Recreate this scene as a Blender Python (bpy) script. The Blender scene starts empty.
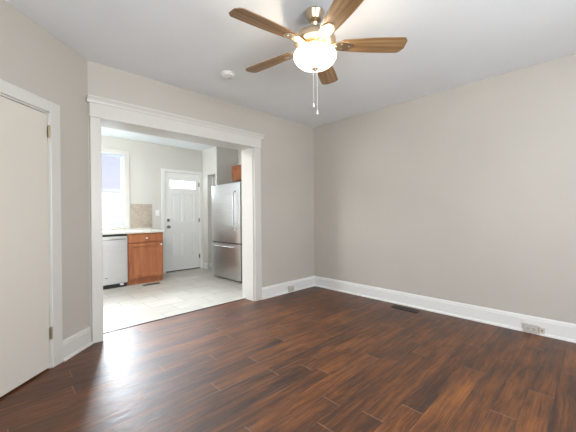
import bpy, bmesh, math, random
from mathutils import Vector, Matrix
random.seed(7)
S = bpy.context.scene
COL = S.collection

# ------------------------------------------------------------------ camera
H = 2.571                      # ceiling height
XB, YA = 3.712, 3.222          # right wall plane, back wall plane (towards the kitchen)
F = 300.956
bear, pit, rol = 0.7692, -0.00524, -0.0075
v = Vector((math.sin(bear)*math.cos(pit), math.cos(bear)*math.cos(pit), math.sin(pit)))
r = Vector((math.cos(bear), -math.sin(bear), 0)); u = r.cross(v)
r2 = r*math.cos(rol)+u*math.sin(rol); u2 = -r*math.sin(rol)+u*math.cos(rol)
cd = bpy.data.cameras.new('camera'); cam = bpy.data.objects.new('camera', cd); COL.objects.link(cam)
cd.sensor_width = 36; cd.lens = F/576*36; cd.clip_start = .05
M = Matrix((r2, u2, -v)).transposed().to_4x4(); M.translation = Vector((0, 0, 1.16))
cam.matrix_world = M; S.camera = cam

# ------------------------------------------------------------------ world, lights, exposure
S.view_settings.view_transform = 'Standard'; S.view_settings.look = 'None'
S.view_settings.gamma = 1; S.view_settings.use_curve_mapping = False
S.view_settings.exposure = 0.05
S.cycles.use_denoising = True
S.cycles.max_bounces = 10; S.cycles.diffuse_bounces = 6
S.cycles.sample_clamp_indirect = 6; S.cycles.caustics_reflective = False; S.cycles.caustics_refractive = False
W = bpy.data.worlds.new('sky'); S.world = W; W.use_nodes = True
nt = W.node_tree; nt.nodes.clear()
wo = nt.nodes.new('ShaderNodeOutputWorld'); bg = nt.nodes.new('ShaderNodeBackground')
tc = nt.nodes.new('ShaderNodeTexCoord'); sx = nt.nodes.new('ShaderNodeSeparateXYZ'); rp = nt.nodes.new('ShaderNodeValToRGB')
nt.links.new(tc.outputs['Generated'], sx.inputs[0]); nt.links.new(sx.outputs['Z'], rp.inputs[0])
nt.links.new(rp.outputs[0], bg.inputs[0]); nt.links.new(bg.outputs[0], wo.inputs[0])
rp.color_ramp.elements[0].position = .02; rp.color_ramp.elements[0].color = (.92, .93, 1, 1)
rp.color_ramp.elements[1].position = .30; rp.color_ramp.elements[1].color = (.52, .60, 1, 1)
bg.inputs[1].default_value = 1.08

def area(name, loc, direction, sx_, sy_, power, color=(1, 1, 1)):
    l = bpy.data.lights.new(name, 'AREA'); l.shape = 'RECTANGLE'; l.size = sx_; l.size_y = sy_
    l.energy = power; l.color = color
    o = bpy.data.objects.new(name, l); COL.objects.link(o); o.location = loc
    o.rotation_euler = Vector(direction).to_track_quat('-Z', 'Y').to_euler()
    return o
# bright patch of sky high beyond the kitchen window
area('sky_light_kitchen_window', (3.8, 16.3, 8.3), (-.16, -1, -.48), 16, 8.5, 38000, (.84, .92, 1))
# daylight at the kitchen's side window and at the living room's rear windows
area('daylight_kitchen_side', (-1.10, 4.9, 1.55), (1, .05, .30), 1.2, 1.2, 42, (.93, .975, 1))
kl = bpy.data.lights.new('kitchen_fill_light', 'POINT'); kl.energy = 72; kl.color = (1, .985, .94); kl.shadow_soft_size = .12  # added unseen fill to brighten the kitchen; no ceiling fixture is built
ko = bpy.data.objects.new('kitchen_fill_light', kl); COL.objects.link(ko); ko.location = (.55, 3.95, 2.36)
area('daylight_rear', (1.0, -1.66, 1.45), (0.15, 1, .22), 1.7, 1.4, 125, (.93, .975, 1))
area('daylight_rear_side', (-1.56, -.2, 1.45), (1, .05, 0.2), 1.3, 1.4, 60, (.93, .975, 1))
sl = bpy.data.lights.new('sun', 'SUN'); sl.energy = 3.2; sl.angle = .01
so = bpy.data.objects.new('sun', sl); COL.objects.link(so); so.location = (8, -6, 12)
so.rotation_euler = Vector((-.55, .5, -.67)).to_track_quat('-Z', 'Y').to_euler()

# ------------------------------------------------------------------ materials
def mat(name, col, rough=.5, metal=0., spec=.5, emit=None, es=0., coat=0.):
    m = bpy.data.materials.new(name); m.use_nodes = True
    b = m.node_tree.nodes['Principled BSDF']
    b.inputs['Base Color'].default_value = (*col, 1); b.inputs['Roughness'].default_value = rough
    b.inputs['Metallic'].default_value = metal; b.inputs['Specular IOR Level'].default_value = spec
    b.inputs['Coat Weight'].default_value = coat
    if emit: b.inputs['Emission Color'].default_value = (*emit, 1); b.inputs['Emission Strength'].default_value = es
    return m
def nd(m, t, **k):
    n = m.node_tree.nodes.new(t)
    for a, b in k.items(): setattr(n, a, b)
    return n
def mth(m, op, a, b=None, c=None):
    n = nd(m, 'ShaderNodeMath', operation=op)
    for i, x in enumerate((a, b, c)):
        if x is None: continue
        if isinstance(x, (int, float)): n.inputs[i].default_value = x
        else: m.node_tree.links.new(x, n.inputs[i])
    return n.outputs[0]
def bsdf(m): return m.node_tree.nodes['Principled BSDF']
def lk(m, a, b): m.node_tree.links.new(a, b)
def ramp(m, fac, stops):
    n = nd(m, 'ShaderNodeValToRGB'); e = n.color_ramp.elements
    while len(e) < len(stops): e.new(.5)
    for i, (p_, c) in enumerate(stops): e[i].position = p_; e[i].color = (*c, 1)
    lk(m, fac, n.inputs[0]); return n.outputs[0]
def mixc(m, fac, a, b, mode='MIX'):
    n = nd(m, 'ShaderNodeMix', data_type='RGBA', blend_type=mode)
    for sock, x in ((n.inputs[0], fac), (n.inputs[6], a), (n.inputs[7], b)):
        if isinstance(x, (int, float)): sock.default_value = x
        elif isinstance(x, tuple): sock.default_value = (*x, 1)
        else: lk(m, x, sock)
    return n.outputs[2]
def noise(m, vec, scale, detail=3, rough=.5):
    n = nd(m, 'ShaderNodeTexNoise'); n.inputs['Scale'].default_value = scale
    n.inputs['Detail'].default_value = detail; n.inputs['Roughness'].default_value = rough
    if vec is not None: lk(m, vec, n.inputs['Vector'])
    return n.outputs[0]
def mapping(m, vec, scale=(1, 1, 1)):
    n = nd(m, 'ShaderNodeMapping'); n.inputs['Scale'].default_value = scale; lk(m, vec, n.inputs[0]); return n.outputs[0]
def geo(m): return nd(m, 'ShaderNodeNewGeometry').outputs['Position']
def objc(m): return nd(m, 'ShaderNodeTexCoord').outputs['Object']
def bump(m, h, strength, dist=.01):
    n = nd(m, 'ShaderNodeBump'); n.inputs['Strength'].default_value = strength; n.inputs['Distance'].default_value = dist
    lk(m, h, n.inputs['Height']); lk(m, n.outputs[0], bsdf(m).inputs['Normal'])

def paint(name, col, rough=.6, var=.03):
    m = mat(name, col, rough, spec=.35)
    n = noise(m, geo(m), 1.3, 2)
    d = tuple(c*(1-var) for c in col); l = tuple(min(1, c*(1+var)) for c in col)
    lk(m, ramp(m, n, [(.3, d), (.7, l)]), bsdf(m).inputs['Base Color'])
    bump(m, noise(m, geo(m), 260, 2), .04, .002)
    return m
M_wall = paint('greige_wall_paint', (.500, .468, .422))
M_kwall = paint('kitchen_grey_wall_paint', (.61, .60, .56))
M_ceil = paint('ceiling_paint', (.81, .845, .875), .8)
M_trim = paint('trim_paint', (.635, .617, .58), .32, .01)
M_white_lit_trim = paint('white_lit_trim_paint', (.75, .745, .725), .35, .01)  # white kitchen trim; on living room baseboards the extra lightness is painted-in light
M_door = paint('cream_door_paint', (.65, .61, .545), .4, .012)
M_kdoor = paint('white_door_paint', (.80, .80, .78), .4, .01)
M_sash = mat('window_sash', (.56, .62, .68), .4)
M_plate = mat('ivory_plate', (.52, .50, .45), .35)
M_white = mat('white_plastic', (.86, .86, .85), .35)
M_dark = mat('black_plastic', (.012, .012, .014), .45)
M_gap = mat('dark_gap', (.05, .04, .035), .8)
M_nickel = mat('brushed_nickel', (.20, .18, .16), .38, 1)
M_pewter = mat('antique_nickel', (.62, .50, .36), .30, 1)
M_brassh = mat('hinge_brass', (.45, .38, .24), .35, 1)
M_side = mat('fridge_side_grey', (.035, .036, .04), .5)
M_vent = mat('bronze_vent', (.05, .034, .026), .5, .4)
M_knobw = mat('white_ceramic', (.85, .84, .80), .2)
M_opal = mat('opal_glass', (.9, .86, .78), .25, emit=(1, .90, .76), es=5.5)

def steel(name, axis):
    m = mat(name, (.62, .62, .61), .3, 1)
    sc = (3, 3, 300) if axis == 'h' else (300, 300, 3)
    n = noise(m, mapping(m, objc(m), sc), 1, 2)
    lk(m, ramp(m, n, [(.3, (.60, .60, .59)), (.7, (.72, .72, .71))]), bsdf(m).inputs['Base Color'])
    lk(m, mth(m, 'MULTIPLY_ADD', n, .16, .26), bsdf(m).inputs['Roughness'])
    return m
M_steel = steel('stainless_steel', 'h')
M_steeld = steel('dishwasher_stainless', 'h')

def cherry():
    m = mat('cherry_wood', (.36, .14, .06), .38)
    n = noise(m, mapping(m, objc(m), (22, 22, 2.2)), 1, 5, .6)
    lk(m, ramp(m, n, [(.3, (.27, .085, .030)), (.6, (.38, .135, .052)), (.8, (.46, .185, .078))]), bsdf(m).inputs['Base Color'])
    return m
M_cherry = cherry()
def oak():
    m = mat('oak_blade', (.3, .2, .1), .42)
    n = noise(m, mapping(m, objc(m), (2.5, 38, 38)), 1, 6, .65)
    lk(m, ramp(m, n, [(.3, (.15, .078, .03)), (.5, (.27, .155, .067)), (.72, (.40, .25, .12))]), bsdf(m).inputs['Base Color'])
    return m
M_oak = oak()
def counter():
    m = mat('speckled_laminate', (.7, .7, .62), .3)
    n = noise(m, geo(m), 90, 4, .7)
    lk(m, ramp(m, n, [(.35, (.55, .53, .45)), (.5, (.76, .76, .68)), (.7, (.84, .84, .78))]), bsdf(m).inputs['Base Color'])
    return m
M_counter = counter()
def splash():
    m = mat('tan_stone_tile', (.45, .38, .30), .4)
    g = nd(m, 'ShaderNodeSeparateXYZ'); lk(m, geo(m), g.inputs[0])
    c = nd(m, 'ShaderNodeCombineXYZ'); lk(m, g.outputs[0], c.inputs[0]); lk(m, g.outputs[2], c.inputs[1])
    b = nd(m, 'ShaderNodeTexBrick'); lk(m, c.outputs[0], b.inputs[0]); b.inputs['Scale'].default_value = 1
    b.inputs['Brick Width'].default_value = .10; b.inputs['Row Height'].default_value = .05; b.inputs['Mortar Size'].default_value = .002
    b.inputs['Color1'].default_value = (.46, .39, .32, 1); b.inputs['Color2'].default_value = (.36, .30, .245, 1); b.inputs['Mortar'].default_value = (.52, .47, .40, 1)
    lk(m, mixc(m, .35, b.outputs[0], ramp(m, noise(m, geo(m), 30, 4), [(.3, (.28, .22, .17)), (.7, (.56, .49, .41))])), bsdf(m).inputs['Base Color'])
    return m
M_splash = splash()
def tile():
    m = mat('pale_floor_tile', (.62, .60, .56), .38, spec=.4)
    b = nd(m, 'ShaderNodeTexBrick'); lk(m, geo(m), b.inputs[0]); b.inputs['Scale'].default_value = 1
    b.inputs['Brick Width'].default_value = .46; b.inputs['Row Height'].default_value = .30; b.inputs['Mortar Size'].default_value = .005
    b.inputs['Mortar Smooth'].default_value = .2
    b.inputs['Color1'].default_value = (.60, .575, .52, 1); b.inputs['Color2'].default_value = (.48, .455, .405, 1); b.inputs['Mortar'].default_value = (.22, .20, .17, 1)
    n = ramp(m, noise(m, mapping(m, geo(m), (2, 7, 1)), 2.2, 6, .65), [(.3, (.38, .355, .31)), (.7, (.64, .62, .57))])
    lk(m, mixc(m, .42, b.outputs[0], n), bsdf(m).inputs['Base Color'])
    bump(m, b.outputs['Fac'], -.3, .002)
    return m
M_tile = tile()
def planks():
    m = mat('handscraped_walnut_planks', (.1, .04, .02), .3, spec=.85)
    g = nd(m, 'ShaderNodeSeparateXYZ'); lk(m, geo(m), g.inputs[0]); X, Yv = g.outputs[0], g.outputs[1]
    PW, PL = .1285, 1.22
    ry = mth(m, 'DIVIDE', mth(m, 'ADD', Yv, .0635+PW*40), PW); row = mth(m, 'FLOOR', ry); fy = mth(m, 'FRACT', ry)
    wn = nd(m, 'ShaderNodeTexWhiteNoise', noise_dimensions='1D'); lk(m, row, wn.inputs['W'])
    rx = mth(m, 'ADD', mth(m, 'DIVIDE', mth(m, 'ADD', X, 20), PL), wn.outputs[0]); ix = mth(m, 'FLOOR', rx); fx = mth(m, 'FRACT', rx)
    cid = nd(m, 'ShaderNodeCombineXYZ'); lk(m, row, cid.inputs[0]); lk(m, ix, cid.inputs[1])
    w2 = nd(m, 'ShaderNodeTexWhiteNoise', noise_dimensions='2D'); lk(m, cid.outputs[0], w2.inputs['Vector'])
    off = nd(m, 'ShaderNodeVectorMath', operation='SCALE'); lk(m, w2.outputs['Color'], off.inputs[0]); off.inputs['Scale'].default_value = 30
    ps = nd(m, 'ShaderNodeVectorMath', operation='ADD'); lk(m, geo(m), ps.inputs[0]); lk(m, off.outputs[0], ps.inputs[1])
    wrp = nd(m, 'ShaderNodeTexNoise'); wrp.inputs['Scale'].default_value = 5; wrp.inputs['Detail'].default_value = 2; lk(m, ps.outputs[0], wrp.inputs['Vector'])
    wsc = nd(m, 'ShaderNodeVectorMath', operation='MULTIPLY_ADD'); lk(m, wrp.outputs['Color'], wsc.inputs[0]); wsc.inputs[1].default_value = (.10, .034, 0); lk(m, ps.outputs[0], wsc.inputs[2]); ps = wsc
    g1 = noise(m, mapping(m, ps.outputs[0], (1.7, 26, 1)), 1, 7, .66)
    g2 = noise(m, mapping(m, ps.outputs[0], (4.2, 110, 1)), 1, 5, .72)
    g3 = noise(m, mapping(m, ps.outputs[0], (3.2, 8, 1)), 1, 3, .5)
    t = mth(m, 'ADD', mth(m, 'MULTIPLY', g1, .50), mth(m, 'ADD', mth(m, 'MULTIPLY', g2, .42), mth(m, 'MULTIPLY', g3, .20)))
    t = mth(m, 'ADD', t, mth(m, 'MULTIPLY', mth(m, 'SUBTRACT', w2.outputs[0], .5), .075))
    col = ramp(m, t, [(.43, (.018, .005, .001)), (.52, (.066, .019, .003)), (.61, (.145, .044, .007)), (.74, (.27, .090, .014))])
    def edge(fr, w):   # 1 close to either end of the unit interval
        d = mth(m, 'MINIMUM', fr, mth(m, 'SUBTRACT', 1., fr)); return mth(m, 'LESS_THAN', d, w)
    ey = edge(fy, .011); ex = edge(fx, .0018)
    col = mixc(m, mth(m, 'MULTIPLY', ey, .75), col, (.012, .006, .004))
    col = mixc(m, mth(m, 'MULTIPLY', ex, .6), col, (.34, .20, .13))
    lk(m, col, bsdf(m).inputs['Base Color'])
    lk(m, mth(m, 'MULTIPLY_ADD', g1, .14, .40), bsdf(m).inputs['Roughness'])
    und = noise(m, mapping(m, ps.outputs[0], (5, 12, 1)), 1, 2, .5)
    hh = mth(m, 'SUBTRACT', mth(m, 'ADD', mth(m, 'MULTIPLY', g1, .8), mth(m, 'MULTIPLY', und, 2.2)), mth(m, 'MAXIMUM', ey, ex))
    bump(m, hh, .5, .0045)
    return m
M_plank = planks()
def pane():
    m = bpy.data.materials.new('window_glass'); m.use_nodes = True; n = m.node_tree; n.nodes.clear()
    o = n.nodes.new('ShaderNodeOutputMaterial'); t = n.nodes.new('ShaderNodeBsdfTransparent'); g = n.nodes.new('ShaderNodeBsdfGlossy')
    g.inputs['Roughness'].default_value = .02; mx = n.nodes.new('ShaderNodeMixShader'); mx.inputs[0].default_value = .06
    n.links.new(t.outputs[0], mx.inputs[1]); n.links.new(g.outputs[0], mx.inputs[2]); n.links.new(mx.outputs[0], o.inputs[0]); return m
M_pane = pane()
def obscure():
    m = bpy.data.materials.new('obscure_glass'); m.use_nodes = True; n = m.node_tree; n.nodes.clear()
    o = n.nodes.new('ShaderNodeOutputMaterial'); t = n.nodes.new('ShaderNodeBsdfTranslucent'); g = n.nodes.new('ShaderNodeBsdfGlossy')
    t.inputs[0].default_value = (.95, .97, 1, 1); g.inputs['Roughness'].default_value = .2; mx = n.nodes.new('ShaderNodeMixShader'); mx.inputs[0].default_value = .05
    tr = n.nodes.new('ShaderNodeBsdfTransparent'); m2 = n.nodes.new('ShaderNodeMixShader'); m2.inputs[0].default_value = .8
    n.links.new(t.outputs[0], m2.inputs[1]); n.links.new(tr.outputs[0], m2.inputs[2]); n.links.new(m2.outputs[0], mx.inputs[1]); n.links.new(g.outputs[0], mx.inputs[2]); n.links.new(mx.outputs[0], o.inputs[0]); return m
M_lite = obscure()
M_siding = mat('white_siding', (.9, .9, .92), .7)
M_ground = paint('outdoor_ground', (.35, .36, .30), .9, .2)
M_brick_ext = mat('outer_wall', (.5, .45, .4), .9)

# ------------------------------------------------------------------ mesh helpers
class MB:
    def __init__(s): s.bm = bmesh.new()
    def box(s, x0, x1, y0, y1, z0, z1, bev=0., seg=1):
        b = bmesh.new(); bmesh.ops.create_cube(b, size=1)
        for w in b.verts: w.co = Vector(((x0+x1)/2+w.co.x*(x1-x0), (y0+y1)/2+w.co.y*(y1-y0), (z0+z1)/2+w.co.z*(z1-z0)))
        if bev: bmesh.ops.bevel(b, geom=list(b.edges), offset=bev, segments=seg, affect='EDGES', profile=.7)
        return s.add(b)
    def add(s, b, mtx=None):
        if mtx: b.transform(mtx)
        me = bpy.data.meshes.new('t'); b.to_mesh(me); b.free(); s.bm.from_mesh(me); bpy.data.meshes.remove(me); return s
    def lathe(s, prof, c=(0, 0, 0), n=48, axis='Z'):
        b = bmesh.new(); rings = []
        for (rr, z) in prof:
            if rr < 1e-6: rings.append([b.verts.new((0, 0, z))])
            else: rings.append([b.verts.new((rr*math.cos(2*math.pi*i/n), rr*math.sin(2*math.pi*i/n), z)) for i in range(n)])
        for a, d in zip(rings, rings[1:]):
            for i in range(n):
                j = (i+1) % n
                if len(a) == 1 and len(d) == 1: continue
                if len(a) == 1: b.faces.new((a[0], d[j], d[i]))
                elif len(d) == 1: b.faces.new((a[i], a[j], d[0]))
                else: b.faces.new((a[i], a[j], d[j], d[i]))
        bmesh.ops.recalc_face_normals(b, faces=b.faces)
        q = {'Z': Matrix.Identity(3), 'X': Matrix.Rotation(math.pi/2, 3, 'Y'), '-X': Matrix.Rotation(-math.pi/2, 3, 'Y'),
             'Y': Matrix.Rotation(-math.pi/2, 3, 'X'), '-Y': Matrix.Rotation(math.pi/2, 3, 'X')}[axis]
        return s.add(b, Matrix.Translation(c) @ q.to_4x4())
    def tube(s, pts, rad, n=10, sc=(1, 1)):
        b = bmesh.new(); pts = [Vector(p_) for p_ in pts]; rings = []
        for i, p_ in enumerate(pts):
            d = (pts[min(i+1, len(pts)-1)]-pts[max(i-1, 0)]).normalized()
            up = Vector((0, 0, 1)) if abs(d.z) < .9 else Vector((0, 1, 0))
            a = d.cross(up).normalized(); c = a.cross(d).normalized()
            R = rad[i] if isinstance(rad, (list, tuple)) else rad
            rings.append([b.verts.new(p_+a*R*sc[0]*math.cos(2*math.pi*k/n)+c*R*sc[1]*math.sin(2*math.pi*k/n)) for k in range(n)])
        for a, d in zip(rings, rings[1:]):
            for k in range(n): b.faces.new((a[k], a[(k+1) % n], d[(k+1) % n], d[k]))
        b.faces.new(rings[0][::-1]); b.faces.new(rings[-1])
        bmesh.ops.recalc_face_normals(b, faces=b.faces)
        return s.add(b)
    def prism(s, poly, z0, z1, bev=0.):
        b = bmesh.new(); vs = [b.verts.new((x, y, z0)) for x, y in poly]; f = b.faces.new(vs)
        e = bmesh.ops.extrude_face_region(b, geom=[f]); bmesh.ops.translate(b, vec=(0, 0, z1-z0), verts=[g for g in e['geom'] if isinstance(g, bmesh.types.BMVert)])
        bmesh.ops.recalc_face_normals(b, faces=b.faces)
        if bev: bmesh.ops.bevel(b, geom=list(b.edges), offset=bev, segments=2, affect='EDGES')
        return s.add(b)
    def sweep(s, prof, p0, p1, nrm):
        """prof: (offset from wall, z) polygon, run from p0 to p1 (xy), nrm points into the room"""
        b = bmesh.new(); A = [b.verts.new((p0[0]+nrm[0]*o, p0[1]+nrm[1]*o, z)) for o, z in prof]
        B = [b.verts.new((p1[0]+nrm[0]*o, p1[1]+nrm[1]*o, z)) for o, z in prof]; n = len(prof)
        for i in range(n): b.faces.new((A[i], A[(i+1) % n], B[(i+1) % n], B[i]))
        b.faces.new(A[::-1]); b.faces.new(B); bmesh.ops.recalc_face_normals(b, faces=b.faces)
        return s.add(b)
    def frame(s, u0, u1, z0, z1, w, y0, y1, wb=None, bev=.003):
        """picture frame of rails in the xz plane"""
        wb = wb or w
        s.box(u0, u0+w, y0, y1, z0, z1, bev); s.box(u1-w, u1, y0, y1, z0, z1, bev)
        s.box(u0+w, u1-w, y0, y1, z1-w, z1, bev); return s.box(u0+w, u1-w, y0, y1, z0, z0+wb, bev)
    def xf(s, mtx): s.bm.transform(mtx); return s
    def build(s, name, m, parent=None, smooth=False, label=None, loc=None):
        if loc: s.bm.transform(Matrix.Translation(-Vector(loc)))
        me = bpy.data.meshes.new(name); s.bm.to_mesh(me); s.bm.free()
        me.materials.append(m)
        if smooth:
            me.polygons.foreach_set('use_smooth', [True]*len(me.polygons))
            me.set_sharp_from_angle(angle=math.radians(38))
        o = bpy.data.objects.new(name, me); COL.objects.link(o)
        if loc: o.location = loc
        if parent: o.parent = parent
        if label: o['label'] = label
        return o
def struct(o): o['kind'] = 'structure'; return o
def tag(o, label, cat, group=None):
    o['label'] = label; o['category'] = cat
    if group: o['group'] = group
    return o
def empty(name, loc, label=None, cat=None, group=None, rz=0):
    o = bpy.data.objects.new(name, None); COL.objects.link(o); o.location = loc; o.rotation_euler = (0, 0, rz); o.empty_display_size = .1
    if label: tag(o, label, cat, group)
    return o

def wall(name, p0, p1, thick, z0, z1, m, holes=()):
    """wall from p0 to p1; the room face is the line, the body lies to the LEFT of p0->p1; holes: (s0,s1,z0,z1)"""
    p0, p1 = Vector(p0), Vector(p1); L = (p1-p0).length; d = (p1-p0)/L; n = Vector((-d.y, d.x))
    ss = sorted({0, L, *[h[0] for h in holes], *[h[1] for h in holes]}); zs = sorted({z0, z1, *[h[2] for h in holes], *[h[3] for h in holes]})
    b = bmesh.new(); vs = {}
    def V(a, z):
        k = (round(a, 5), round(z, 5))
        if k not in vs: vs[k] = b.verts.new((p0.x+d.x*a, p0.y+d.y*a, z))
        return vs[k]
    fs = []
    for a, c in zip(ss, ss[1:]):
        for e, g in zip(zs, zs[1:]):
            if any(h[0] <= (a+c)/2 <= h[1] and h[2] <= (e+g)/2 <= h[3] for h in holes): continue
            fs.append(b.faces.new((V(a, e), V(c, e), V(c, g), V(a, g))))
    x = bmesh.ops.extrude_face_region(b, geom=fs)
    bmesh.ops.translate(b, vec=(n.x*thick, n.y*thick, 0), verts=[g for g in x['geom'] if isinstance(g, bmesh.types.BMVert)])
    bmesh.ops.recalc_face_normals(b, faces=b.faces)
    mb = MB(); mb.add(b); return struct(mb.build(name, m))

# ------------------------------------------------------------------ room shell
XJ0, XJ1, ZO = .702, 2.462, 2.075      # clear opening to the kitchen
TW = .232                               # thickness of the wall between the rooms
YK = 6.07; KY0 = YA+TW                 # kitchen far wall, near wall
XKR = 3.80; XKL = -1.0
wb = .8074; X0 = .603                  # the angled wall with the closet door
tdir = Vector((-math.sin(wb), -math.cos(wb))); tn = Vector((math.cos(wb), -math.sin(wb)))
def LW(s, o=0.): return (X0+tdir.x*s+tn.x*o, YA+tdir.y*s+tn.y*o)
SEND = 2.6
PE = LW(SEND)
YR = -1.55; XL = PE[0]
fl = MB(); fl.prism([(XL-.1, YR-.1), (XB+.1, YR-.1), (XB+.1, YA+.05), (XJ1+.02, YA+.05), (XJ1+.02, 3.398), (XJ0-.02, 3.398), (XJ0-.02, YA+.05), (XL-.1, YA+.05)], -.12, 0)
struct(fl.build('floor', M_plank))
struct(MB().prism([(XKL-.1, KY0-.01), (XJ0-.02, KY0-.01), (XJ0-.02, 3.398), (XJ1+.02, 3.398), (XJ1+.02, KY0-.01), (XKR+.1, KY0-.01), (XKR+.1, YK+.05), (XKL-.1, YK+.05)], -.12, .001).build('floor', M_tile))
struct(MB().box(XL-.3, XKR+.3, YR-.3, YK+.3, H, H+.14).build('ceiling', M_ceil))
# between the rooms: greige body, kitchen side board face
wall('wall_back', (X0-.25, YA), (XB, YA), TW-.012, 0, H, M_wall, [(XJ0-.02-(X0-.25), XJ1+.02-(X0-.25), 0, ZO+.02)])
wall('wall_kitchen_near', (XKL, KY0-.012), (XKR, KY0-.012), .012, 0, H, M_kwall, [(XJ0-.02-XKL, XJ1+.02-XKL, 0, ZO+.02)])
wall('wall_right', (XB, YA), (XB, YR), .12, 0, H, M_wall)
wall('wall_left', PE, LW(0), .12, 0, H, M_wall, [(SEND-1.229, SEND-.436, 0, 1.950)])
wall('wall_left_side', (XL, YR), PE, .12, 0, H, M_wall, [(.7, 2.0, .75, 2.15)])
wall('wall_rear', (XB, YR), (XL, YR), .12, 0, H, M_wall, [(XB-1.85, XB-.15, .75, 2.15)])
# kitchen walls
WX0, WX1, WZ0, WZ1 = .93, 1.70, .955, 2.28
DX0, DX1, DZ1 = 2.437, 3.188, 2.035
wall('wall_kitchen_back', (XKL, YK), (XKR, YK), .14, 0, H, M_kwall, [(WX0-XKL, WX1-XKL, WZ0, WZ1), (DX0-.01-XKL, DX1+.01-XKL, 0, DZ1+.01)])
wall('wall_kitchen_left', (XKL, KY0), (XKL, YK), .12, 0, H, M_kwall, [(4.3-KY0, 5.5-KY0, .95, 2.15)])
wall('wall_kitchen_right', (XKR, YK), (XKR, KY0), .12, 0, H, M_kwall)
# recess beside the back door: stub, header, and the partition the refrigerator stands against
XS = 3.262
wall('wall_recess_front', (XS, YK), (XS, 5.47), .10, 0, H, M_kwall, [(YK-5.85, YK-5.535, 0, 2.02)])
struct(MB().box(XS+.10, XKR, 5.47, 5.535, 0, H).build('wall_recess_side', M_kwall))
struct(MB().box(XS+.10, XKR, 5.85, 5.93, 0, H).build('wall_recess_far', M_kwall))

# closet behind the angled door (so that the gaps stay dark)
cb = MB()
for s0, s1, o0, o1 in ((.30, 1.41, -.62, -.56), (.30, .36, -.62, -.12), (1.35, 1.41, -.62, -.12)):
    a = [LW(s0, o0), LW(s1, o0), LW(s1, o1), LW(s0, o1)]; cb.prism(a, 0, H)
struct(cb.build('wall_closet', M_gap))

# ------------------------------------------------------------------ trims
BASE = [(0, 0), (.034, 0), (.034, .008), (.030, .018), (.019, .022), (.019, .128), (.015, .134), (.014, .146), (.006, .158), (0, .160)]
def base(name, p0, p1, nrm): return struct(MB().sweep(BASE, p0, p1, nrm).build(name, M_white_lit_trim if name != 'baseboard_left' else M_trim))  # left run keeps the plain trim tone, the others are coloured as better lit
base('baseboard_right', (XB, YA), (XB, YR), (-1, 0))
base('baseboard_back', (XJ1+.128, YA), (XB, YA), (0, -1))
base('baseboard_left', LW(0.012), LW(.343), tn)
base('baseboard_left', LW(1.322), PE, tn)
base('baseboard_left_side', PE, (XL, YR), (1, 0))
base('baseboard_rear', (XL, YR), (XB, YR), (0, 1))
KB = [(0, 0), (.022, 0), (.022, .016), (.014, .02), (.014, .095), (.008, .11), (0, .115)]
bk = MB(); bk.sweep(KB, (XS, YK), (XS, 5.836), (-1, 0)); bk.sweep(KB, (XS-.014, 5.85), (XS+.10, 5.85), (0, -1)); bk.sweep(KB, (XS+.10, 5.85), (XKR, 5.85), (0, -1)); bk.sweep(KB, (XS, 5.535), (XS, 5.47), (-1, 0))
struct(bk.build('baseboard_kitchen', M_white_lit_trim))
# cased opening
cs = MB(); yc0, yc1 = YA-.028, YA
cs.box(XJ0-.088, XJ0, yc0, yc1, 0, 2.062, .003) 
cs.box(XJ1+.016, XJ1+.128, yc0, yc1, 0, 2.062, .003)
cs.box(XJ0-.092, XJ1+.132, yc0-.004, yc1, 2.060, 2.195, .002)
cs.box(XJ0-.096, XJ1+.136, yc0-.012, yc1, 2.058, 2.068, .003)
CR = [(0, 2.185), (.036, 2.185), (.042, 2.195), (.044, 2.206), (.058, 2.226), (.064, 2.230), (.064, 2.243), (0, 2.243)]
cs.sweep(CR, (XJ0-.112, YA), (XJ1+.165, YA), (0, -1))
cs.box(XJ0-.02, XJ0, YA, KY0, 0, ZO); cs.box(XJ1, XJ1+.02, YA, KY0, 0, ZO); cs.box(XJ0-.02, XJ1+.02, YA, KY0, ZO-.02, ZO+.02)
# kitchen side casing
cs.box(XJ0-.09, XJ0, KY0, KY0+.02, 0, 2.06, .003); cs.box(XJ1, XJ1+.09, KY0, KY0+.02, 0, 2.06, .003); cs.box(XJ0-.09, XJ1+.09, KY0, KY0+.02, 2.055, 2.17, .003)
struct(cs.build('trim_1', M_trim))
struct(MB().sweep([(-.013, 0), (.013, 0), (.010, .006), (-.010, .006)], (XJ0, 3.40), (XJ1, 3.40), (0, -1)).build('trim_2', mat('dark_threshold', (.035, .022, .018), .4)))

# closet door casing in the plane of the angled wall (local frame: x along wall, y into room (-), z up)
def lw_matrix():
    X = Vector((tdir.x, tdir.y, 0)); Yv = Vector((tn.x, tn.y, 0)); m = Matrix((X, Yv, Vector((0, 0, 1)))).transposed().to_4x4()
    m.translation = Vector((X0, YA, 0)); return m
ML = lw_matrix()
c2 = MB()
c2.box(.343, .436, 0, .022, 0, 2.036, .003); c2.box(1.229, 1.321, 0, .022, 0, 2.036, .003); c2.box(.436, 1.229, 0, .022, 1.950, 2.036, .003)
c2.box(.436, .447, -.12, .006, 0, 1.950); c2.box(1.218, 1.229, -.12, .006, 0, 1.950); c2.box(.436, 1.229, -.12, .006, 1.938, 1.950)
struct(c2.xf(ML).build('trim_3', M_trim))
d1 = struct(MB().box(.4515, 1.2135, -.028, .008, .014, 1.932, .002).xf(ML).build('door_1', M_door))
for zz in (1.80, .27):
    hg = MB().tube([(.4495, .020, zz-.045), (.4495, .020, zz+.045)], .0068, 10).lathe([(0, .05), (.004, .05), (.006, .046), (.006, .044)], (.4495, .020, zz)).box(.4500, .456, .008, .0095, zz-.044, zz+.044)
    hg.xf(ML).build('hinge', M_brassh, d1, True, 'brass hinge barrel on the cream door edge')
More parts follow.
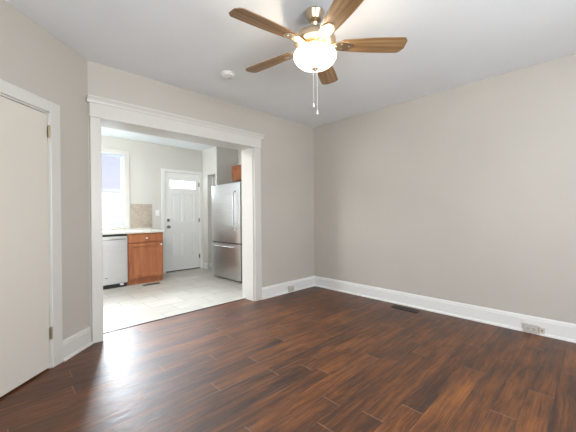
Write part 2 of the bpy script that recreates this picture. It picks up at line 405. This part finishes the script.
MB().lathe([(0, 0), (.028, 0), (.028, .006), (.012, .010), (.011, .03), (.024, .036), (.028, .048), (.024, .062), (0, .066)], (1.155, .008, .95), axis='Y').xf(ML).build('door_knob', M_brassh, d1, True)

# ------------------------------------------------------------------ kitchen back door
c3 = MB(); CW = .072
c3.box(DX0-CW, DX0-.004, YK-.018, YK, 0, DZ1+.065, .003); c3.box(DX1+.004, min(DX1+CW, XS), YK-.018, YK, 0, DZ1+.065, .003); c3.box(DX0-.004, DX1+.004, YK-.018, YK, DZ1+.004, DZ1+.065, .003)
c3.box(DX0-.01, DX0-.003, YK, YK+.14, 0, DZ1+.01); c3.box(DX1+.003, DX1+.01, YK, YK+.14, 0, DZ1+.01); c3.box(DX0-.003, DX1+.003, YK, YK+.14, DZ1+.003, DZ1+.01)
struct(c3.build('trim_4', M_white_lit_trim))
struct(MB().box(DX0, DX1, YK-.004, YK+.14, 0, .018, .003).build('trim_5', mat('door_sill', (.05, .04, .035), .5)))
dy0, dy1 = YK+.012, YK+.052
d = MB(); panels = [(2.575, 2.795, 1.02, 1.61), (2.855, 3.07, 1.02, 1.61), (2.575, 2.795, .30, .79), (2.855, 3.07, .30, .79)]
lite = (2.545, 3.10, 1.715, 1.885)
# slab as a wall with holes
p0, p1 = Vector((DX0, dy0)), Vector((DX1, dy0))
hs = [(a-DX0, b-DX0, c, e) for a, b, c, e in panels+[lite]]
slab = wall('door_2', p0, p1, dy1-dy0, .024, DZ1, M_kdoor, hs)
for (a, b_, c, e) in panels:
    q = MB().box(a-.001, b_+.001, dy0+.014, dy1-.01, c-.001, e+.001)
    q.frame(a, b_, c, e, .012, dy0+.006, dy0+.016, bev=.002)
    q.box(a+.035, b_-.035, dy0+.004, dy0+.016, c+.035, e-.035, .008, 2)
    q.build('panel', M_kdoor, slab)
a, b_, c, e = lite
MB().frame(a-.014, b_+.014, c-.014, e+.014, .02, dy0-.008, dy0+.008).build('lite_frame', M_kdoor, slab)
MB().box(a, b_, dy0+.015, dy0+.022, c, e).build('pane', M_lite, slab, label='obscure glass of the narrow top light')
KN = [(0, 0), (.032, 0), (.032, .006), (.014, .010), (.012, .032), (.024, .038), (.029, .050), (.024, .062), (0, .066)]
MB().lathe(KN, (2.505, dy0, .925), axis='-Y').build('door_knob', M_nickel, slab, True, 'dark nickel round knob')
MB().lathe([(0, 0), (.030, 0), (.030, .012), (.022, .018), (0, .018)], (2.505, dy0, 1.06), axis='-Y').box(2.501, 2.509, dy0-.032, dy0-.016, 1.045, 1.075, .002).build('deadbolt', M_nickel, slab, True, 'dark nickel deadbolt turn')
for zz in (1.82, 1.05, .27):
    MB().tube([(DX1+.001, dy0-.008, zz-.045), (DX1+.001, dy0-.008, zz+.045)], .007, 8).box(DX1-.02, DX1, dy0-.003, dy0-.0, zz-.044, zz+.044).build('hinge', M_nickel, slab, True)

# ------------------------------------------------------------------ kitchen window (double hung)
win = struct(MB().frame(WX0, WX1, WZ0, WZ1, .014, YK-.002, YK+.13).build('window_1', M_sash))
cz = MB(); cz.box(WX0-.075, WX0+.005, YK-.02, YK, WZ0-.02, WZ1+.075, .003); cz.box(WX1-.005, WX1+.075, YK-.02, YK, WZ0-.02, WZ1+.075, .003)
cz.box(WX0-.0, WX1+.0, YK-.02, YK, WZ1-.005, WZ1+.075, .003); cz.box(WX0-.085, WX1+.085, YK-.035, YK, WZ0-.033, WZ0, .004)
cz.build('window_casing', M_trim, win)
zm = 1.625
MB().frame(WX0+.012, WX1-.012, zm-.012, WZ1-.012, .026, YK+.075, YK+.105).build('upper_sash', M_sash, win)
MB().frame(WX0+.012, WX1-.012, WZ0+.02, zm+.018, .040, YK+.04, YK+.072, .06).build('lower_sash', M_sash, win)
MB().box(WX0+.03, WX1-.03, YK+.088, YK+.092, zm+.01, WZ1-.03).build('pane', M_pane, win)
MB().box(WX0+.06, WX1-.06, YK+.054, YK+.058, WZ0+.075, zm-.02).build('pane', M_pane, win)
MB().box(1.29, 1.34, YK+.045, YK+.07, zm+.018, zm+.03, .003).build('sash_lock', M_white, win)
def simple_window(name, mtx, w, z0, z1):
    f_ = struct(MB().frame(0, w, z0, z1, .03, 0, .12).xf(mtx).build(name, M_sash))
    m_ = MB().frame(-.08, w+.08, z0-.08, z1+.08, .085, -.02, 0); m_.xf(mtx).build('window_casing', M_trim, f_)
    MB().box(.03, w-.03, .05, .08, (z0+z1)/2-.02, (z0+z1)/2+.02).xf(mtx).build('meeting_rail', M_sash, f_)
R90 = Matrix.Rotation(math.pi/2, 4, 'Z')
simple_window('window_2', Matrix.Translation((XKL, 4.3, 0)) @ R90, 1.2, .95, 2.15)
simple_window('window_3', Matrix.Translation((1.85, YR, 0)) @ Matrix.Rotation(math.pi, 4, 'Z'), 1.7, .75, 2.15)
simple_window('window_4', Matrix.Translation((XL, YR+.7, 0)) @ R90, 1.3, .75, 2.15)

# ------------------------------------------------------------------ outside
struct(MB().box(-30, 40, YK+.2, 60, -.7, -.6).build('ground', M_ground))
hb = MB().box(-6, 9, 9.6, 14, -.6, 1.80)
for i in range(16): hb.box(-6, 9, 9.585, 9.60, -.6+i*.15, -.6+i*.15+.135, .004)
g = hb.build('garage', M_siding, loc=(1.5, 11.8, -.6)); tag(g, 'plain white building outside the kitchen window', 'building')

# ------------------------------------------------------------------ base cabinets, counter, dishwasher
def base_cabinet(x0, x1, label):
    o = empty('base_cabinet', ((x0+x1)/2, 5.77, 0), label, 'cabinet')
    L = o.location
    def pt(mb, n, m, par, **k): return mb.build(n, m, par, **k) 
    y = 5.40
    b = MB().box(x0, x1, y, YK-.01, .085, .862, .002)
    T = Matrix.Translation(-L)
    body = b.xf(T).build('body', M_cherry, o)
    MB().box(x0+.002, x1-.002, y+.025, YK-.02, .001, .085).xf(T).build('toe_kick', M_cherry, o)
    dr = MB().box(x0+.018, x1-.018, y-.02, y, .712, .838, .005, 2).xf(T).build('drawer', M_cherry, o)
    kp = [(0, 0), (.008, 0), (.007, .012), (.015, .018), (.016, .025), (.010, .031), (0, .032)]
    MB().lathe(kp, ((x0+x1)/2, y-.02, .775), 20, '-Y').xf(T).build('knob', M_knobw, dr, True, 'small white round knob')
    dd = MB().frame(x0+.018, x1-.018, .110, .692, .060, y-.021, y, bev=.004); dd.box(x0+.075, x1-.075, y-.006, y, .165, .64); dd.frame(x0+.077, x1-.077, .169, .633, .008, y-.012, y-.004, bev=.002)
    dd = dd.xf(T).build('door', M_cherry, o)
    MB().lathe(kp, (x1-.048, y-.02, .655), 20, '-Y').xf(T).build('knob', M_knobw, dd, True, 'small white round knob')
    return o
base_cabinet(1.543, 2.125, 'cherry wood base cabinet with one drawer, right of the dishwasher')
base_cabinet(.33, .930, 'cherry wood base cabinet with one drawer, left of the dishwasher')
ct = MB().box(.30, 2.150, 5.36, YK-.001, .864, .900, .006, 2).box(.30, 2.150, YK-.02, YK-.001, .900, .925)
tag(ct.build('countertop', M_counter, loc=(1.24, 5.75, .864)), 'pale speckled kitchen countertop above the dishwasher and cherry cabinet', 'countertop')
bs = MB().box(1.795, 2.18, YK-.012, YK, .926, 1.378, .002)
tag(bs.build('backsplash', M_splash, loc=(1.99, YK, .926)), 'tan stone tile backsplash panel between kitchen window and light switch', 'backsplash')
dw = empty('dishwasher', (1.236, 5.75, 0), 'stainless steel dishwasher under the counter, left of the cherry cabinet', 'dishwasher'); T = Matrix.Translation(-dw.location)
x0, x1 = .936, 1.536
MB().box(x0+.005, x1-.005, 5.42, YK-.03, .10, .856).xf(T).build('body', M_dark, dw)
door = MB().box(x0, x1, 5.372, 5.42, .068, .828, .006, 2).xf(T).build('door', M_steeld, dw)
MB().box(x0+.004, x1-.004, 5.395, 5.425, .832, .852).xf(T).build('control_strip', M_dark, dw)
hd = MB().tube([(x0+.05, 5.374, .785), (x0+.05, 5.332, .787), (x0+.07, 5.325, .787), (x1-.07, 5.325, .787), (x1-.05, 5.332, .787), (x1-.05, 5.374, .785)], .011, 12)
hd.xf(T).build('handle', M_steel, door, True, 'long bar handle')
MB().box(x0+.01, x1-.01, 5.40, 5.42, .002, .068).xf(T).build('toe_kick', M_dark, dw)
MB().box(x1-.11, x1-.06, 5.375, 5.40, .035, .067, .003).xf(T).build('bracket', M_white, dw)
MB().box(x0+.27, x0+.31, 5.3705, 5.3725, .17, .18).xf(T).build('badge', M_nickel, dw)

# ------------------------------------------------------------------ refrigerator
fy0, fy1, fx = 4.20, 5.135, 2.935
fr = empty('refrigerator', (3.33, (fy0+fy1)/2, 0), 'stainless steel bottom-freezer refrigerator standing beside the kitchen recess', 'refrigerator'); T = Matrix.Translation(-fr.location)
MB().box(fx+.085, 3.70, fy0+.004, fy1-.004, .03, 1.695, .006).xf(T).build('body', M_side, fr, label='dark grey case')
def crowned(y0, y1, z0, z1, m, name, par):
    b = bmesh.new(); n = 12; vs = []
    prof = []
    for i in range(n+1):
        t = i/n; yy = y0+(y1-y0)*t; k = 1-(2*t-1)**2
        prof.append((fx-.012*k+(.012 if i in (0, n) else 0), yy))
    poly = prof+[(fx+.075, y1), (fx+.075, y0)]
    q = MB().prism(poly, z0, z1); q.xf(T); return q.build(name, m, par, True)
dr = crowned(fy0, fy1, .672, 1.708, M_steel, 'door', fr)
fd = crowned(fy0, fy1, .032, .655, M_steel, 'freezer_drawer', fr)
MB().tube([(fx+.0, 4.31, 1.565), (fx-.035, 4.31, 1.555), (fx-.055, 4.31, 1.50), (fx-.062, 4.31, 1.22), (fx-.055, 4.31, .95), (fx-.035, 4.31, .895), (fx, 4.31, .885)], .013, 12).xf(T).build('handle', M_steel, dr, True, 'bowed vertical bar handle')
pts = [(fx+.0, 5.03, .60), (fx-.035, 5.02, .60)]+[(fx-.055-.012*math.sin(math.pi*t/10), 5.0-.58*t/10, .60) for t in range(11)]+[(fx-.035, 4.40, .60), (fx, 4.39, .60)]
MB().tube(pts, .014, 12).xf(T).build('handle', M_steel, fd, True, 'horizontal bar handle')
MB().box(fx+.03, fx+.075, fy0+.01, fy1-.01, .655, .672).xf(T).build('gasket', M_dark, fr)
MB().box(fx+.076, fx+.086, fy0+.006, fy1-.006, .05, 1.70).xf(T).build('gasket', M_dark, fr)
MB().box(fx+.05, fx+.09, fy0+.02, fy1-.02, .004, .032).xf(T).build('toe_grille', M_dark, fr)
MB().box(fx+.02, fx+.14, fy1-.07, fy1-.01, 1.709, 1.728, .005).xf(T).build('hinge_cover', M_dark, fr)
for yy in (fy0+.06, fy1-.06):
    MB().lathe([(0, 0), (.022, 0), (.022, .012), (.010, .014), (.010, .05), (0, .05)], (fx+.12, yy, .001), 20).xf(T).build('foot', M_white, fr, True)

# wall cabinet above the refrigerator
cy0, cy1, cx = 4.34, 5.262, 3.50
wc = empty('wall_cabinet', (3.65, 4.8, 1.862), 'cherry wood wall cabinet mounted above the refrigerator', 'cabinet'); T = Matrix.Translation(-wc.location)
MB().box(cx, XKR-.001, cy0, cy1, 1.862, 2.145, .002).box(cx-.012, cx+.02, cy0-.01, cy1+.01, 2.125, 2.158, .004).xf(T).build('body', M_cherry, wc)
for a, b_ in ((cy0+.012, 4.798), (4.804, cy1-.012)):
    q = MB(); w = .05; X0_, X1_ = cx-.02, cx
    for (ya, yb, za, zb) in ((a, a+w, 1.872, 2.12), (b_-w, b_, 1.872, 2.12), (a+w, b_-w, 2.07, 2.12), (a+w, b_-w, 1.872, 1.922)): q.box(X0_, X1_, ya, yb, za, zb, .003)
    q.box(cx-.01, cx, a+w-.002, b_-w+.002, 1.92, 2.072); dd = q.xf(T).build('door', M_cherry, wc)
    MB().lathe([(0, 0), (.008, 0), (.007, .012), (.015, .018), (.010, .031), (0, .032)], (cx-.02, 4.80+(.03 if a > 4.7 else -.03), 1.897), 16, '-X').xf(T).build('knob', M_knobw, dd, True)

# narrow door folded back inside the recess
d3 = struct(MB().box(XS+.105, XS+.46, 5.80, 5.832, .02, 1.99, .002).build('door_3', M_kdoor))
for zz in (1.46, 1.06): MB().lathe([(0, 0), (.018, 0), (.018, .004), (.008, .008), (.016, .018), (.016, .026), (0, .03)], (XS+.135, 5.80, zz), 20, '-Y').build('knob', M_nickel, d3, True)

# ------------------------------------------------------------------ switch, outlets, vents, detector
sw = empty('light_switch', (2.283, YK-.001, 1.21), 'white light switch plate on the kitchen wall beside the back door', 'switch'); T = Matrix.Translation(-sw.location)
MB().box(2.248, 2.318, YK-.007, YK-.0005, 1.153, 1.267, .003, 2).xf(T).build('cover_plate', M_white, sw)
MB().box(2.277, 2.289, YK-.016, YK-.006, 1.198, 1.222, .002).xf(T).build('toggle', M_white, sw)

def outlet(loc, ang, label):
    o = empty('outlet', loc, label, 'outlet', rz=ang)
    MB().box(-.053, .053, -.026, 0, -.040, .040, .004, 2).build('cover_plate', M_plate, o)
    for sx_ in (-.022, .022):
        rc = MB().box(sx_-.017, sx_+.017, -.029, -.025, -.016, .016, .004, 2).build('receptacle', M_plate, o)
        MB().box(sx_-.008, sx_+.008, -.0295, -.0285, .005, .0075).box(sx_-.008, sx_+.008, -.0295, -.0285, -.0075, -.005).box(sx_+(.009), sx_+.013, -.0295, -.0285, -.0022, .0022).build('slots', M_dark, rc)
    return o
outlet((XB-.0195, .457, .046), -math.pi/2, 'ivory outlet set sideways in the right wall baseboard')
outlet((3.137, YA-.0195, .052), 0, 'ivory outlet set sideways in the back wall baseboard, beside the corner')
jk = empty('phone_jack', (XB-.0195, .374, .046), 'small beige jack box on the baseboard beside the right wall outlet', 'jack', rz=-math.pi/2)
MB().box(-.022, .022, -.014, 0, -.030, .030, .004, 2).build('housing', mat('beige_plastic', (.60, .54, .46), .5), jk)
MB().box(-.006, .006, -.0148, -.0135, -.005, .005).build('socket', M_vent, jk)

def vent(cx_, cy_, lx, ly, label, along):
    o = empty('floor_vent', (cx_, cy_, .0015), label, 'vent')
    fr_ = MB(); hx, hy = lx/2, ly/2
    fr_.box(-hx, hx, -hy, -hy+.012, 0, .005, .001).box(-hx, hx, hy-.012, hy, 0, .005, .001).box(-hx, -hx+.012, -hy+.012, hy-.012, 0, .005, .001).box(hx-.012, hx, -hy+.012, hy-.012, 0, .005, .001)
    fr_.build('frame', M_vent, o)
    MB().box(-hx+.012, hx-.012, -hy+.012, hy-.012, 0, .001).build('backing', M_dark, o)
    sl_ = MB(); n = 14
    if along == 'y':
        for i in range(1, n): y = -hy+.012+(ly-.024)*i/n; sl_.box(-hx+.012, hx-.012, y-.0025, y+.0025, .001, .0045)
    else:
        for i in range(1, n): x = -hx+.012+(lx-.024)*i/n; sl_.box(x-.0025, x+.0025, -hy+.012, hy-.012, .001, .0045)
    sl_.build('louvre', M_vent, o)
vent(3.545, 1.635, .11, .32, 'dark bronze floor vent in the wood floor along the right wall', 'y')
vent(1.86, 5.24, .27, .09, 'dark floor vent in the kitchen tile in front of the cherry cabinet', 'x')

sd = empty('smoke_detector', (1.678, 2.582, H), 'round white smoke detector on the ceiling near the back wall', 'smoke detector')
MB().lathe([(0, 0), (.074, 0), (.074, -.010), (.068, -.014), (.0, -.014)]).build('mounting_base', M_white, sd, True)
MB().lathe([(0, -.014), (.062, -.014), (.062, -.022), (.054, -.030), (.030, -.033), (0, -.033)]).build('cover', M_white, sd, True)
MB().lathe([(0, -.033), (.010, -.033), (.010, -.036), (0, -.036)], (.02, 0, 0), 20).build('test_button', mat('grey_button', (.5, .5, .5), .5), sd)

# ------------------------------------------------------------------ ceiling fan
FX, FY = 1.610, 1.380
fan = empty('ceiling_fan', (FX, FY, H), 'five-blade ceiling fan with oak blades and a glowing bowl light', 'ceiling fan')
def z(a): return a-H
MB().lathe([(0, z(2.571)), (.066, z(2.571)), (.068, z(2.563)), (.063, z(2.556)), (.060, z(2.548)), (.054, z(2.532)), (.047, z(2.520)), (.045, z(2.514)), (.030, z(2.510)), (0, z(2.510))]).build('canopy', M_pewter, fan, True)
MB().lathe([(0, z(2.50)), (.014, z(2.50)), (.014, z(2.40)), (0, z(2.40))], n=24).lathe([(0, z(2.497)), (.016, z(2.508)), (.027, z(2.492)), (.022, z(2.474)), (.014, z(2.466)), (0, z(2.466))], n=24).build('downrod', M_pewter, fan, True)
MB().lathe([(0, z(2.455)), (.026, z(2.455)), (.030, z(2.44)), (.056, z(2.436)), (.100, z(2.424)), (.132, z(2.402)), (.145, z(2.376)), (.145, z(2.354)), (.134, z(2.345)), (.112, z(2.340)), (.100, z(2.334)), (0, z(2.334))]).build('motor_housing', M_pewter, fan, True)
MB().lathe([(0, z(2.336)), (.070, z(2.336)), (.074, z(2.325)), (.060, z(2.318)), (.055, z(2.306)), (.085, z(2.300)), (.100, z(2.296)), (.100, z(2.288)), (0, z(2.288))]).build('light_kit', M_pewter, fan, True)
MB().lathe([(.128, z(2.292)), (.142, z(2.284)), (.149, z(2.268)), (.147, z(2.250)), (.134, z(2.226)), (.110, z(2.205)), (.076, z(2.189)), (.036, z(2.181)), (0, z(2.179)), (0, z(2.184)), (.035, z(2.186)), (.074, z(2.194)), (.106, z(2.209)), (.129, z(2.229)), (.142, z(2.252)), (.143, z(2.268)), (.138, z(2.279)), (.128, z(2.287))], n=64).build('light_bowl', M_opal, fan, True, 'glowing opal glass bowl')
MB().lathe([(0, z(2.183)), (.022, z(2.181)), (.024, z(2.176)), (.014, z(2.171)), (.012, z(2.166)), (.006, z(2.161)), (0, z(2.160))], n=24).build('finial', M_pewter, fan, True)
def blade_bm():
    out = []
    R0, R1 = .175, .632
    n = 22; top = []; bot = []
    for i in range(n+1):
        t = i/n; x = R0+(R1-R0)*t
        w = .050+.022*math.sin(min(1, t*1.25)*math.pi/2)
        e0 = min(1, (t/.05)); e0 = math.sqrt(max(0, 1-(1-e0)**2))
        e1 = min(1, ((1-t)/.10)); eu = math.sqrt(max(0, 1-(1-e1)**2)); e2 = min(1, ((1-t)/.045)); el = math.sqrt(max(0, 1-(1-e2)**2))
        top.append((x, w*max(.55, e0)*max(.35, eu))); bot.append((x, -w*max(.55, e0)*max(.62, el)))
    return top+bot[::-1]
PITCH = Matrix.Rotation(math.radians(-11), 4, 'X')
poly = blade_bm()
first = None
for k in range(5):
    ang = math.radians(100+72*k)
    if first is None:
        bl = MB().prism(poly, -.003, .003, .0012).xf(Matrix.Translation((0, 0, z(2.338))) @ PITCH).build('blade', M_oak, fan, False)
        br = MB().prism([(.085, -.018), (.13, -.026), (.165, -.040), (.225, -.040), (.262, -.018), (.262, .018), (.225, .040), (.165, .040), (.13, .026), (.085, .018)], -.009, -.0035, .0015)
        br.tube([(.07, 0, .0), (.10, 0, -.012), (.15, 0, -.008)], [.012, .012, .008], 10)
        for (sx_, sy_) in ((.185, -.022), (.185, .022), (.235, 0)): br.lathe([(0, -.013), (.005, -.012), (.006, -.009), (.006, -.007)], (sx_, sy_, 0), 12)
        br = br.xf(Matrix.Translation((0, 0, z(2.338))) @ PITCH).build('blade_bracket', M_pewter, bl, True)
        first = (bl, br); bl.rotation_euler = (0, 0, ang)
    else:
        b2 = first[0].copy(); COL.objects.link(b2); b2.parent = fan; b2.rotation_euler = (0, 0, ang)
        b3 = first[1].copy(); COL.objects.link(b3); b3.parent = b2
M_chain = mat('pull_chain', (.85, .83, .78), .3, .6)
for (dx, dy_, zb, side) in ((-.008, .008, 1.935, -1), (.010, -.010, 1.885, 1)):
    c = MB()
    zt = 2.158; n = int((zt-zb)/.0055)
    for i in range(n): c.lathe([(0, .0026), (.0024, .0013), (.0024, -.0013), (0, -.0026)], (dx, dy_, z(zt-i*.0055)), 6)
    c.tube([(dx, dy_, z(zt)), (dx, dy_, z(zb))], .0012, 6)
    co = c.build('pull_chain', M_chain, fan, True)
    MB().lathe([(0, .004), (.004, .002), (.005, -.006), (.007, -.020), (.005, -.026), (0, -.027)], (dx, dy_, z(zb)), 16).build('pull_knob', M_knobw, co, True)
for k in range(3):
    a = k*2.094
    l = bpy.data.lights.new('fan_bulb', 'POINT'); l.energy = 5; l.color = (1, .84, .62); l.shadow_soft_size = .02
    o = bpy.data.objects.new('fan_bulb', l); COL.objects.link(o); o.location = (.118*math.cos(a), .118*math.sin(a), z(2.283)); o.parent = fan
